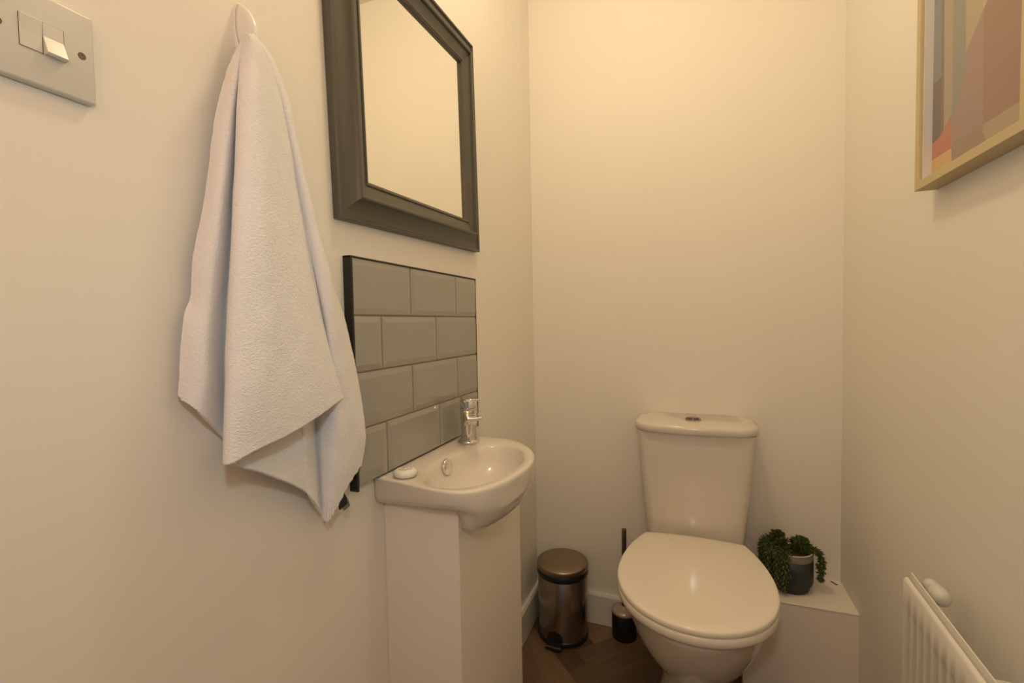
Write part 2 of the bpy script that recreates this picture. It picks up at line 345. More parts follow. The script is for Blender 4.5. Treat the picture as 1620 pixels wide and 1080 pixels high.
# ---------------------------------------------------------------- hook
hk = thing('wall_hook', 'white plastic stick-on hook holding the hanging towel', 'hook', (0, 0.469, 1.53))
b = nb()
n = 20
def oval(x, ry, rz, cy=0.469, cz=1.533): return [(x, cy + ry * math.cos(2 * math.pi * k / n), cz + rz * (1 if True else 1) * math.sin(2 * math.pi * k / n)) for k in range(n)]
loft(b, [oval(0.0, 0.0085, 0.033), oval(0.004, 0.0085, 0.033), oval(0.0055, 0.0075, 0.031)]); link('hook_plate', b, M['hook'], hk, False)
b = nb(); loft(b, [oval(x, ry, (zt - zb) / 2, 0.468, (zt + zb) / 2) for x, ry, zb, zt in ((0.005, 0.0072, 1.506, 1.5635), (0.010, 0.0070, 1.503, 1.561), (0.017, 0.0068, 1.500, 1.556), (0.024, 0.0065, 1.498, 1.549), (0.030, 0.0060, 1.497, 1.5395), (0.0335, 0.0052, 1.499, 1.530), (0.035, 0.0035, 1.504, 1.522))]); link('hook_arm', b, M['hook'], hk, True)

# ---------------------------------------------------------------- towel
def sheet(b, guides, nu, nv, seed, hem=None, sharp=False):
    rows = [catmull(g, nv) for g in guides]
    G = []
    for v in range(nv):
        P = catmull([r[v] for r in rows], nu)
        G.append(P)
    vs = []
    for v in range(nv):
        row = []
        for u in range(nu):
            p = G[v][u].copy(); t = v / (nv - 1)
            s = min(1, t * 3)
            p.x += s * 0.0035 * noise.noise(Vector((p.y * 9, p.z * 5, seed))) + s * 0.0012 * noise.noise(Vector((p.y * 40, p.z * 25, seed)))
            if hem:
                for (u0, u1, a) in hem:
                    uu = u / (nu - 1)
                    if u0 <= uu <= u1 and t > 0.93: p.x += a * math.sin(uu * 520) * (t - 0.93) / 0.07
            # ragged terry edge
            e = 0.0008 * noise.noise(Vector((p.y * 160, p.z * 160, seed + 5)))
            if u in (0, nu - 1): p.y += e
            if v == nv - 1: p.z += e
            row.append(b.verts.new(p))
        vs.append(row)
    for v in range(nv - 1):
        for u in range(nu - 1):
            b.faces.new((vs[v][u], vs[v][u + 1], vs[v + 1][u + 1], vs[v + 1][u]))
tw = thing('hand_towel', 'white terry hand towel hanging in folds from the wall hook', 'towel', (0.03, 0.46, 1.52))
b = nb()
sheet(b, S2, 110, 150, 3.1, hem=[(0.62, 1.0, 0.0010)])
sheet(b, S1, 140, 150, 1.7, hem=[(0.0, 0.27, 0.0006)])
o = link('towel_cloth', b, M['towel'], tw, True)
md = o.modifiers.new('thick', 'SOLIDIFY'); md.thickness = 0.0042; md.offset = 0
# care label at the lower right corner
def ribbon(b, P, wv, th, mi):
    P = [Vector(p) for p in P]; wv = Vector(wv); loops = []
    for i, p in enumerate(P):
        t = (P[min(i + 1, len(P) - 1)] - P[max(i - 1, 0)]).normalized(); nn = t.cross(wv).normalized() * th / 2
        loops.append([p - wv / 2 - nn, p + wv / 2 - nn, p + wv / 2 + nn, p - wv / 2 + nn])
    loft(b, loops, mi=mi)
b = nb()
ribbon(b, [(0.0300, 0.5950, 0.8590), (0.0330, 0.5990, 0.8470), (0.0320, 0.6030, 0.8350)], (0.002, 0.017, 0.006), 0.001, 0)
ribbon(b, [(0.0280, 0.6030, 0.8570), (0.0300, 0.6110, 0.8450), (0.0280, 0.6190, 0.8350)], (0.0, 0.003, 0.003), 0.001, 0)
ribbon(b, [(0.0270, 0.6040, 0.8520), (0.0295, 0.6110, 0.8390), (0.0280, 0.6160, 0.8270)], (0.002, 0.012, 0.004), 0.0008, 1)
ribbon(b, [(0.0240, 0.6090, 0.8390), (0.0260, 0.6140, 0.8270), (0.0240, 0.6190, 0.8170)], (0.002, 0.009, 0.003), 0.0008, 2)
o = link('care_label', b, [M['label_dark'], M['label_grey'], M['label_white']], tw); o['label'] = 'small black, grey and white care label'

# ---------------------------------------------------------------- mirror (slightly rotated in its plane, as hung)
mr = thing('wall_mirror', 'square wall mirror in a moulded dark grey frame over the tiles', 'mirror', (0, 0.915, 1.61))
def frame_sweep(b, prof, y0, y1, z0, z1):
    # prof: (inset from outer edge, height off wall)
    loops = []
    for d, h in prof: loops.append([(h, y0 + d, z0 + d), (h, y1 - d, z0 + d), (h, y1 - d, z1 - d), (h, y0 + d, z1 - d)])
    loops.append(loops[0]); R = [[b.verts.new(p) for p in l] for l in loops[:-1]]; R.append(R[0])
    for a, c in zip(R[:-1], R[1:]):
        for i in range(4): b.faces.new((a[i], a[(i + 1) % 4], c[(i + 1) % 4], c[i]))
MY0, MY1, MZ0, MZ1 = (0.628, 1.184, 1.323, 1.877)
prof = [(0, 0.0), (0, 0.0135), (0.0012, 0.0158), (0.0048, 0.0162), (0.0065, 0.0148), (0.0072, 0.0118), (0.0130, 0.0122), (0.0200, 0.0140), (0.0270, 0.0172), (0.0330, 0.0215), (0.0370, 0.0262), (0.0380, 0.0288), (0.0405, 0.0305), (0.0435, 0.0303), (0.0455, 0.0285), (0.0460, 0.0235),
        (0.0685, 0.0170), (0.0692, 0.0188), (0.0712, 0.0194), (0.0735, 0.0188), (0.0745, 0.0168), (0.0765, 0.0158), (0.0770, 0.0140), (0.0770, 0.0060), (0.0770, 0.0)]
b = nb(); frame_sweep(b, prof, MY0, MY1, MZ0, MZ1); o = link('frame', b, M['frame_grey'], mr); autosmooth(o, 20)
b = nb(); box(b, 0.004, 0.0100, MY0 + 0.070, MY1 - 0.070, MZ0 + 0.070, MZ1 - 0.070); link('mirror_glass', b, M['mirror'], mr)
mr.rotation_euler = (math.radians(1.78), math.radians(0.0), 0)
mr.location.x += 0.001

# ---------------------------------------------------------------- tiled splashback
sb = thing('tiled_splashback', 'glossy grey brick tile splashback with black edging above the basin', 'splashback', (0, 0.91, 1.05))
TY0, TY1, TZ0, TZ1 = 0.660, 1.160, 0.846, 1.252
b = nb(); box(b, 0.0, 0.0136, TY0, TY1, TZ0, TZ1); link('grout_bed', b, M['grout'], sb)
b = nb()
rows = [(1.1515, TZ1 - 0.001), (1.0495, 1.1485), (0.9475, 1.0465), (TZ0, 0.9445)]
J0 = 0.8436
for ri, (z0, z1) in enumerate(rows):
    js = [J0, J0 + 0.203] if ri % 2 == 0 else [J0 - 0.1015, J0 + 0.1015]
    if ri == 3: js = [J0 - 0.094, J0 + 0.109]
    ed = [TY0 + 0.003] + js + [TY1 - 0.001]
    for k in range(len(ed) - 1):
        a = ed[k] + (0.0016 if k else 0); c = ed[k + 1] - (0.0016 if k < len(ed) - 2 else 0)
        bl = 0.011 if k else 0.0015; br = 0.011 if k < len(ed) - 2 else 0.0015   # cut edges have no bevel
        tl = Vector((random.uniform(-.0005, .0005), 0, 0)); zr = random.uniform(-.0004, .0004)
        lo = lambda x, i0, i1, i2, i3: [(x, a + i0, z0 + i2 + zr), (x, c - i1, z0 + i2 + zr), (x, c - i1, z1 - i3 + zr), (x, a + i0, z1 - i3 + zr)]
        zb = 0.011 if ri < 3 else 0.002
        loft(b, [lo(0.010, 0, 0, 0, 0), lo(0.0140, 0, 0, 0, 0), lo(0.0145, .0006, .0006, .0006, .0006), lo(0.0161 + tl.x, bl, br, zb, 0.011), ], mi=0)
o = link('tiles', b, M['tile'], sb); bevel(o, 0.0006, 2)
b = nb()
box(b, 0, 0.0170, TY0 - 0.003, TY0 + 0.0012, 0.838, TZ1 + 0.002)
box(b, 0, 0.0165, TY0 - 0.003, TY1 + 0.002, TZ1 - 0.0004, TZ1 + 0.0022)
box(b, 0, 0.0160, TY1 - 0.001, TY1 + 0.0015, TZ0 + 0.001, TZ1)
link('edge_trim', b, M['dark_edge'], sb)

# ---------------------------------------------------------------- basin
bs = thing('hand_basin', 'small white ceramic cloakroom basin fixed to the left wall below the tiles', 'basin', (0, 0.90, 0.84))
RIM = [(0.0, 0.722), (0.055, 0.714), (0.113, 0.703), (0.155, 0.697), (0.190, 0.700), (0.222, 0.722), (0.245, 0.768), (0.257, 0.822), (0.261, 0.884), (0.251, 0.944), (0.229, 0.992), (0.190, 1.040), (0.148, 1.066), (0.101, 1.076), (0.050, 1.077), (0.0, 1.072)]
rim = [Vector((p.x, p.y)) for p in catmull([(x, y, 0) for x, y in RIM], 72)]
nr = len(rim)
cen = Vector((0.150, 0.868))
def inner(k, s=1.0, z=0):  # bowl ellipse matched by angle to the rim vertex
    d = (rim[k] - cen); a = math.atan2(d.y / 0.150, d.x / 0.088)
    # deck along the wall: many rim points near the wall map to the ellipse back
    return Vector((cen.x + 0.088 * s * math.cos(a), cen.y + 0.150 * s * math.sin(a)))
# closed outline: the rim curve plus points along the wall
wallpts = [Vector((0.0, 1.072 - (1.072 - 0.722) * (k + 1) / 25)) for k in range(24)]
out = rim + wallpts; rim = out; nr = len(out)
def body(f, fy, z):   # outline shrunk towards the column
    o = []
    c = Vector((0.06, 0.90))
    for p in out:
        wt = min(1, max(0, (p.x - 0.165) / 0.075)); wt = wt * wt * (3 - 2 * wt)
        if p.y > c.y: wt = min(1, wt + 0.75)
        fe = fy + (f - fy) * wt
        q = Vector((p.x * f, c.y + (p.y - c.y) * fe)); sm = min(1, max(0, (p.x - 0.19) / 0.05)); off = (min(p.x, 0.165) - 0.06) * 0.11 * (1 - sm) * min(1, (0.834 - z) / 0.03)
        if p.y > c.y: off = 0
        o.append((q.x, q.y, z + off))
    return o
ZR = 0.842
b = nb()
def lp(fn): return [fn(k) for k in range(nr)]
loops = []
# underside and outer wall, bottom to top
for fx, fy, z in ((0.50, 0.36, 0.7335), (0.63, 0.44, 0.7345), (0.735, 0.51, 0.7375), (0.812, 0.575, 0.743), (0.866, 0.63, 0.7505), (0.908, 0.68, 0.760), (0.937, 0.72, 0.771), (0.957, 0.775, 0.781), (0.970, 0.84, 0.788), (0.980, 0.91, 0.7935), (0.988, 0.965, 0.800), (0.996, 0.988, 0.812), (1.0, 0.998, 0.834)):
    loops.append(body(fx, fy, z))
loops.append([(p.x, p.y, ZR - 0.003) for p in out])
loops.append([(max(p.x - 0.0015, 0) if p.x > 0.01 else p.x, p.y, ZR - 0.0005) for p in out])
def rin(k, t):  # between rim and bowl edge
    p = out[k]; q = inner(k); return p.lerp(q, t)
for t, dz in ((0.12, 0.001), (0.5, 0.0), (0.82, -0.001), (0.95, -0.003)):
    loops.append([(rin(k, t).x, rin(k, t).y, ZR + dz) for k in range(nr)])
for s, dz in ((0.985, -0.007), (0.95, -0.019), (0.88, -0.036), (0.76, -0.052), (0.60, -0.066), (0.38, -0.077), (0.14, -0.081)):
    loops.append([(inner(k, s).x, inner(k, s).y, ZR + dz) for k in range(nr)])
loft(b, loops)
o = link('basin_bowl', b, M['ceramic'], bs, True)
b = nb(); lathe(b, [(0.0, 0.0), (0.016, 0.0), (0.018, 0.001), (0.018, 0.003), (0.010, 0.0045), (0.0, 0.005)], (cen.x, cen.y, ZR - 0.082), 32, cap0=False, cap1=False); link('drain', b, M['chrome'], bs, True)
# overflow cover on the wall side of the bowl
b = nb(); lathe(b, [(0.0155, -0.004), (0.0175, 0.0), (0.0178, 0.0022), (0.0168, 0.0040), (0.0150, 0.0048), (0.010, 0.0056), (0.001, 0.0060)], (0, 0, 0), 36, 'X')
o = link('overflow_cover', b, M['chrome'], bs, True)
o.matrix_local = Matrix.Translation(Vector((0.0705, 0.880, 0.822)) - Vector(bs['_o'])) @ Matrix.Rotation(math.radians(-9), 4, 'Y')
for v in o.data.vertices: v.co += Vector(bs['_o'])
# tap
tp = Vector((0.058, 1.016, ZR)); d = Vector((0.60, -0.80, 0)); sd = Vector((0.80, 0.60, 0))
b = nb(); lathe(b, [(0.026, 0.0), (0.0265, 0.003), (0.025, 0.006), (0.0205, 0.0075), (0.0198, 0.012), (0.0185, 0.030), (0.0185, 0.055), (0.0200, 0.070), (0.0215, 0.078), (0.0215, 0.084), (0.019, 0.086)], tp, 40)
tap = link('tap', b, M['chrome'], bs, True); autosmooth(tap, 40)
def obox(b, c, l, wd, h, up=0, taper=1.0):
    loops = []
    for t, ww in ((0, wd), (1, wd * taper)):
        p = c + d * l * t + Vector((0, 0, up * t))
        loops.append([p + sd * ww / 2 - Vector((0, 0, h / 2)), p + sd * ww / 2 + Vector((0, 0, h / 2)), p - sd * ww / 2 + Vector((0, 0, h / 2)), p - sd * ww / 2 - Vector((0, 0, h / 2))])
    loft(b, loops)
b = nb(); loft(b, [[tp + d * f + sd * sgn * wd / 2 + Vector((0, 0, z_)) for sgn, z_ in ((1, zl), (1, zh), (-1, zh), (-1, zl))] for f, wd, zl, zh in ((0.008, 0.030, 0.040, 0.082), (0.020, 0.031, 0.048, 0.080), (0.034, 0.033, 0.057, 0.0775), (0.052, 0.035, 0.064, 0.0755), (0.078, 0.036, 0.0685, 0.0745))]); o = link('spout', b, M['chrome'], tap); o.data.transform(Matrix.Translation(-Vector(bs['_o']))); bevel(o, 0.002, 3)
b = nb(); lathe(b, [(0.0205, 0.086), (0.0205, 0.103), (0.019, 0.106)], tp, 40); obox(b, tp + Vector((0, 0, 0.1090)) - d * 0.019, 0.078, 0.036, 0.0045, 0.003, 0.95); o = link('lever', b, M['chrome'], tap); o.data.transform(Matrix.Translation(-Vector(bs['_o']))); autosmooth(o, 40); bevel(o, 0.001, 2)

# soap
sp = thing('wrapped_soap', 'small round soap in pleated white wrapper on the basin corner', 'soap', (0.056, 0.746, ZR))
b = nb(); n_ = 48; loops = []
for r, h, a in ((0.014, 0.0010, 0), (0.0195, 0.0015, .0003), (0.0220, 0.004, .0007), (0.0225, 0.008, .0009), (0.0205, 0.012, .0009), (0.016, 0.0150, .0006), (0.011, 0.0158, .0002), (0.003, 0.0160, 0)):
    loops.append([(0.056 + (r + a * math.cos(k * math.pi)) * math.cos(2 * math.pi * k / n_), 0.746 + (r + a * math.cos(k * math.pi)) * math.sin(2 * math.pi * k / n_), ZR + 0.0003 + h) for k in range(n_)])
loft(b, loops); link('soap_body', b, M['soap'], sp, True)
b = nb()
for r0, r1 in ((0.0125, 0.0118), (0.0085, 0.0080)):
    loops = [[(0.056 + r * math.cos(2 * math.pi * k / 40), 0.746 + r * math.sin(2 * math.pi * k / 40), ZR + 0.0158 + h) for k in range(40)] for r, h in ((r0, .0001), (r0, .0006), (r1, .0006), (r1, .0001))]
    loft(b, loops, False, False)
tube(b, [(0.056 + 0.005 * math.cos(t), 0.746 + 0.005 * math.sin(t), ZR + 0.0167) for t in (0.3, 1.2, 2.1, 3.3, 4.2, 5.1)], 0.0004, 6)
link('stamp', b, M['soapink'], sp)

# ---------------------------------------------------------------- plaster boxing under the basin
bx = thing('basin_pedestal_boxing', 'tall narrow white painted plaster column boxing under the basin', 'boxing', (0, 0.92, 0))
b = nb()
# three boards with a notch for the bowl, built as a closed shell of thickness 12 mm
X1, Y0, Y1_, ZT = 0.164, 0.752, 1.080, 0.792
box(b, 0.0, X1, Y0, Y0 + 0.012, 0, ZT, 0.0015)
box(b, 0.0, X1, Y1_ - 0.012, Y1_, 0, 0.755, 0.0015)
# front board with a curved notch
ys = [Y0 + 0.0118 + (Y1_ - Y0 - 0.0236) * k / 40 for k in range(41)]
def top(y):
    return 0.7415 + 0.050 * min(1, max(0, (0.80 - y) / 0.035)) if y < 0.80 else (0.7415 if y < 1.0 else 0.7415 + 0.015 * min(1, (y - 1.0) / 0.05))
fr = [[(X1 - 0.012, y, 0), (X1, y, 0), (X1, y, top(y)), (X1 - 0.012, y, top(y))] for y in ys]
loft(b, fr)
o = link('boxing_boards', b, M['boxing'], bx)
# rough filler along the corner and under the basin edge
b = nb()
path = []
def lump(b, c, r, sx=1, sy=1, sz=1, seed=0):
    r_ = bmesh.ops.create_icosphere(b, subdivisions=3, radius=1)
    for v in r_['verts']:
        k = 1 + 0.35 * noise.noise(v.co * 2.2 + Vector((seed, seed, 0)))
        v.co = Vector((c[0] + v.co.x * r * sx * k, c[1] + v.co.y * r * sy * k, c[2] + v.co.z * r * sz * k))
for i in range(9):
    lump(b, (0.150 + random.uniform(-.012, .012), 0.753, 0.792 + random.uniform(-.004, .004)), 0.006, 1.3, 0.45, 0.8, i)
for i in range(14): lump(b, (0.1625, 0.7535, 0.778 - i * 0.009 + random.uniform(-.003, .003)), 0.0034, .6, 0.6, 2.2, i + 20)
for i in range(12): lump(b, (0.01 + i * 0.012, 0.7530, 0.780 + i * 0.0011), 0.005, 1.6, 0.35, 0.5, i + 40)
lump(b, (0.163, 0.753, 0.655), 0.005, .5, .5, 1.8, 60); lump(b, (0.163, 0.753, 0.640), 0.004, .5, .5, 1.2, 61)
for i in range(12): lump(b, (0.1635, 0.757 + i * 0.0055, 0.781 - 0.0045 * i), 0.006, 0.35, 1.2, 1.0, i + 70)
o = link('filler_bead', b, M['boxing'], bx, True)

# ---------------------------------------------------------------- low boxing behind the toilet
bx2 = thing('pipe_boxing', 'low white painted pipe boxing in the back right corner under the plant', 'boxing', (0.85, 1.61, 0))
b = nb(); box(b, 0.712, RX, 1.527, RY, 0, 0.293, 0.001); link('boxing_body', b, M['boxing'], bx2)
b = nb(); box(b, 0.712, RX, 1.5255, RY, 0.2932, 0.300, 0.0018); link('boxing_top', b, M['boxing'], bx2)
b = nb(); tube(b, [(0.975, 1.688, 0.3025), (0.981, 1.683, 0.3035), (0.985, 1.676, 0.3025), (0.990, 1.673, 0.3025)], 0.0016, 8)
tag(link('bent_clip', b, M['screw']), 'tiny dark bent clip lying at the back corner of the low white boxing', 'clip')
# ---------------------------------------------------------------- toilet
tl = thing('toilet', 'white close-coupled ceramic toilet with closed lid against the back wall', 'toilet', (0.575, 1.40, 0))
CX = 0.573
HW = [(1.043, 0.0), (1.046, 0.030), (1.054, 0.062), (1.075, 0.103), (1.108, 0.140), (1.150, 0.167), (1.205, 0.186), (1.265, 0.1925), (1.330, 0.189), (1.395, 0.177), (1.450, 0.160), (1.495, 0.141)]
def outline(hw, back_arc=0.014, n=64):
    # right side front->back, then a gently bowed back edge, then left side back->front
    R_ = [(CX + h, y, 0) for y, h in hw]; Lf = [(CX - h, y, 0) for y, h in hw][::-1]
    yb, hb = hw[-1]
    side = catmull(R_, n // 2); sl = catmull(Lf, n // 2)[:-1]
    bk = [Vector((CX + hb * (1 - 2 * t), yb + back_arc * (1 - (1 - 2 * t) ** 2), 0)) for t in [k / 10 for k in range(1, 10)]]
    return side + bk + sl
def ring(o, s, z, cy=1.28, sy=None, dy=0):
    sy = s if sy is None else sy
    return [(CX + (p.x - CX) * s, cy + (p.y - cy) * sy + dy, z) for p in o]
O = outline(HW)
# lid: gently domed
b = nb()
dome = [(1.0, 0.4545), (1.002, 0.4560), (1.002, 0.4610), (0.998, 0.4645), (0.990, 0.4665), (0.97, 0.4678), (0.90, 0.4688), (0.75, 0.4698), (0.55, 0.4706), (0.3, 0.4710), (0.08, 0.4711)]
loft(b, [ring(O, 0.95, 0.4540)] + [ring(O, s, z) for s, z in dome]); o = link('toilet_lid', b, M['seat'], tl, True)
# seat ring under the lid
b = nb()
loft(b, [ring(O, 0.970, 0.4280), ring(O, 0.990, 0.4290), ring(O, 1.004, 0.4340), ring(O, 1.008, 0.4410), ring(O, 1.005, 0.4475), ring(O, 0.997, 0.4520), ring(O, 0.985, 0.4535), ring(O, 0.90, 0.4535)], True, True)
link('toilet_seat', b, M['seat'], tl, True)
for sx in (-1, 1):
    b = nb(); lathe(b, [(0.011, -0.02), (0.012, -0.018), (0.012, 0.018), (0.011, 0.02)], (CX + sx * 0.075, 1.512, 0.446), 24, 'X'); link('hinge', b, M['seat'], tl, True)
# bowl and foot: one loft, half-width profiles by height
def bl(hwid, yf, yb, z, pw=2.3, back=None):
    # superellipse-like plan: round front at yf, squarer back at yb
    n2 = 64; P = []
    cy = yf + (yb - yf) * 0.52
    for k in range(n2):
        a = 2 * math.pi * k / n2; c, s = math.cos(a), math.sin(a)
        e = 2 / (2.0 if s < 0 else pw)
        x = hwid * math.copysign(abs(c) ** e, c); ry = (cy - yf) if s < 0 else (yb - cy)
        P.append((CX + x, cy + ry * math.copysign(abs(s) ** e, s), z))
    return P
b = nb()
L_ = [bl(0.100, 1.200, 1.590, 0.0), bl(0.102, 1.197, 1.592, 0.012), bl(0.094, 1.212, 1.590, 0.03), bl(0.083, 1.238, 1.585, 0.09), bl(0.079, 1.252, 1.590, 0.14),
      bl(0.082, 1.248, 1.600, 0.175), bl(0.110, 1.210, 1.600, 0.205), bl(0.137, 1.172, 1.600, 0.240), bl(0.158, 1.136, 1.600, 0.285),
      bl(0.173, 1.106, 1.610, 0.330), bl(0.182, 1.082, 1.630, 0.372), bl(0.187, 1.066, 1.640, 0.402), bl(0.189, 1.058, 1.640, 0.418), bl(0.187, 1.062, 1.638, 0.4265), bl(0.15, 1.10, 1.62, 0.427)]
loft(b, L_); o = link('toilet_bowl', b, M['ceramic'], tl, True)
# shelf under the cistern
b = nb()
def rr(x0, x1, y0, y1, r, z, bow=0.0, n=8):
    P = []
    for cx_, cy_, a0 in ((x1 - r, y1 - r, 0), (x0 + r, y1 - r, 90), (x0 + r, y0 + r, 180), (x1 - r, y0 + r, 270)):
        for k in range(n + 1):
            a = math.radians(a0 + 90 * k / n); P.append([cx_ + r * math.cos(a), cy_ + r * math.sin(a)])
        if a0 == 180:
            for k in range(1, 12): P.append([x0 + r + (x1 - x0 - 2 * r) * k / 12, y0])
    xm, hw_ = (x0 + x1) / 2, (x1 - x0) / 2
    return [(x, y - bow * (1 - ((x - xm) / hw_) ** 2) * (1 if y < (y0 + y1) / 2 else 0), z) for x, y in P]
loft(b, [rr(CX - 0.115, CX + 0.115, 1.52, 1.695, 0.03, 0.34), rr(CX - 0.125, CX + 0.125, 1.525, 1.70, 0.03, 0.40), rr(CX - 0.125, CX + 0.125, 1.525, 1.70, 0.03, 0.428)]); link('cistern_shelf', b, M['ceramic'], tl, True)
# cistern
b = nb(); XC = 0.577
secs = [(0.428, 0.139, 1.546), (0.432, 0.1425, 1.542), (0.452, 0.1450, 1.540), (0.52, 0.1515, 1.538), (0.60, 0.1590, 1.535), (0.68, 0.1660, 1.532), (0.74, 0.1712, 1.530), (0.779, 0.1745, 1.528)]
loft(b, [rr(XC - h, XC + h, y, 1.703, 0.026, z, 0.009) for z, h, y in secs]); o = link('cistern', b, M['ceramic'], tl); autosmooth(o, 50)
b = nb()
secs = [(0.7795, 0.179, 1.522), (0.7810, 0.1815, 1.5195), (0.7930, 0.1822, 1.5185), (0.8000, 0.1815, 1.5195), (0.8045, 0.1790, 1.523), (0.8070, 0.172, 1.532), (0.8080, 0.150, 1.56)]
loft(b, [rr(XC - h, XC + h, y, 1.705, 0.055, z, 0.014, 14) for z, h, y in secs]); o = link('cistern_lid', b, M['ceramic'], tl, True)
b = nb(); lathe(b, [(0.0245, 0.806), (0.0245, 0.8105), (0.023, 0.8120), (0.0190, 0.8120), (0.0190, 0.8112)], (XC - 0.004, 1.612, 0), 40)
o = link('flush_button', b, M['dark_chrome'], tl, True); autosmooth(o, 40)
for sx in (-1, 1):
    b = nb(); P = []
    for k in range(21):
        a = math.pi * k / 20 - math.pi / 2; P.append((XC - 0.004 + sx * (0.0012 + 0.0165 * math.cos(a)), 1.612 + 0.0165 * math.sin(a)))
    loft(b, [[(x, y, 0.8112) for x, y in P], [(x, y, 0.8140) for x, y in P]]); q = link('button_half', b, M['dark_chrome'], o); q.data.transform(Matrix.Translation(-Vector(tl['_o'])))

# ---------------------------------------------------------------- pedal bin
BX, BY = 0.130, 1.606
pb = thing('pedal_bin', 'small round brushed steel pedal bin in the back left corner', 'bin', (BX, BY, 0))
b = nb(); lathe(b, [(0.088, 0.006), (0.0885, 0.008), (0.0885, 0.238), (0.087, 0.240)], (BX, BY, 0), 72); o = link('bin_body', b, M['bin'], pb, True); autosmooth(o)
b = nb(); lathe(b, [(0.089, 0.0), (0.0905, 0.003), (0.0905, 0.016), (0.0885, 0.019)], (BX, BY, 0), 72); link('base_ring', b, M['black'], pb, True)
b = nb(); lathe(b, [(0.0895, 0.228), (0.0918, 0.231), (0.0918, 0.248), (0.0895, 0.251)], (BX, BY, 0), 72); link('collar', b, M['black'], pb, True)
b = nb(); lathe(b, [(0.0905, 0.2500), (0.0925, 0.2510), (0.0925, 0.2640), (0.0915, 0.2670), (0.0890, 0.2688), (0.06, 0.2715), (0.03, 0.2725), (0.004, 0.2728)], (BX, BY, 0), 72); link('bin_lid', b, M['steel'], pb, True)
b = nb(); pd = Vector((-0.05, -1, 0)).normalized(); ps = Vector((1, -0.05, 0)).normalized(); pc = Vector((BX - 0.003, BY, 0))
def pbx(b, f0, f1, wd, z0, z1):
    L2 = []
    for f, zz0, zz1 in ((f0, z0[0], z1[0]), (f1, z0[1], z1[1])):
        p = pc + pd * f; L2.append([p + ps * wd + Vector((0, 0, zz0)), p + ps * wd + Vector((0, 0, zz1)), p - ps * wd + Vector((0, 0, zz1)), p - ps * wd + Vector((0, 0, zz0))])
    loft(b, L2)
pbx(b, 0.080, 0.1120, 0.027, (0.004, 0.004), (0.018, 0.014)); o = link('pedal', b, M['black'], pb); bevel(o, 0.002, 3)
b = nb(); pbx(b, 0.106, 0.1128, 0.0285, (0.0135, 0.0135), (0.0165, 0.0165)); o = link('pedal_plate', b, M['steel'], pb); bevel(o, 0.0008)
# arched black pedal slot in the body
b = nb(); P = []
for k in range(13):
    a = math.pi * k / 12; P.append((0.029 * math.cos(a), 0.030 + 0.026 * math.sin(a)))
P = [(0.029, 0.012)] + P + [(-0.029, 0.012)]
def cyl(u, z, r):
    a = u / 0.0885 - math.radians(90 + 2.9) - 0.003 / 0.0885
    return (BX + r * math.cos(a), BY + r * math.sin(a), z)
us = [-0.029 + 0.058 * k / 24 for k in range(25)]
loft(b, [[cyl(u, 0.012, 0.0878), cyl(u, 0.012, 0.0894), cyl(u, 0.030 + 0.026 * math.sqrt(max(0.0, 1 - (u / 0.029) ** 2)) + 0.0001, 0.0894), cyl(u, 0.030 + 0.026 * math.sqrt(max(0.0, 1 - (u / 0.029) ** 2)) + 0.0001, 0.0878)] for u in us]); link('pedal_slot', b, M['black'], pb)

# ---------------------------------------------------------------- toilet brush
QX, QY = 0.341, 1.660
tb = thing('toilet_brush', 'toilet brush with thin metal handle in a black holder left of the toilet', 'toilet brush', (QX, QY, 0))
b = nb(); lathe(b, [(0.041, 0.0), (0.043, 0.003), (0.0435, 0.090), (0.0425, 0.092), (0.040, 0.092), (0.040, 0.084)], (QX, QY, 0), 48); link('brush_holder', b, M['matte_black'], tb, True)
b = nb(); lathe(b, [(0.0435, 0.090), (0.0440, 0.094), (0.0420, 0.099), (0.030, 0.104), (0.012, 0.107), (0.008, 0.112)], (QX, QY, 0), 48); link('holder_lid', b, M['cream_rim'], tb, True)
b = nb(); tube(b, [(QX, QY, 0.10), (QX + 0.001, QY, 0.25), (QX + 0.002, QY, 0.388), (QX + 0.002, QY, 0.392)], [0.0082, 0.0082, 0.0082, 0.006], 16); link('brush_handle', b, M['brush_rod'], tb, True)

# ---------------------------------------------------------------- potted plant
GX, GY, GZ = 0.852, 1.624, 0.3
pl = thing('potted_succulent', 'trailing green succulent in a dark glazed pot on the low boxing', 'potted plant', (GX, GY, GZ))
b = nb(); lathe(b, [(0.050, 0.0005), (0.052, 0.003), (0.0525, 0.019), (0.0600, 0.023), (0.0622, 0.030), (0.0625, 0.060), (0.0625, 0.1005)], (GX, GY, GZ), 64); link('pot', b, M['glaze'], pl, True)
b = nb(); lathe(b, [(0.0625, 0.1003), (0.0625, 0.1195), (0.0618, 0.1212)], (GX, GY, GZ), 64, cap0=False, cap1=False); link('glaze_band', b, M['glaze_band'], pl, True)
b = nb(); lathe(b, [(0.0618, 0.1210), (0.0622, 0.1222), (0.0605, 0.1228), (0.0580, 0.1222), (0.0575, 0.100)], (GX, GY, GZ), 64, cap0=False, cap1=False); link('pot_rim', b, M['rim'], pl, True)
b = nb(); lathe(b, [(0.0573, 0.108), (0.04, 0.112), (0.01, 0.113)], (GX, GY, GZ), 40); link('soil', b, M['soil'], pl, True)
lf = nb(); st = nb()
def leaf(p, d, l, wd):
    d = d.normalized(); a = d.orthogonal().normalized(); c = d.cross(a)
    rs = [0.25, 0.9, 1.0, 0.55, 0.08]; loops = []
    for i, r in enumerate(rs):
        q = p + d * l * i / 4; loops.append([q + (a * math.cos(t) + c * math.sin(t)) * wd * r for t in (0, 1.57, 3.14, 4.71)])
    loft(lf, loops)
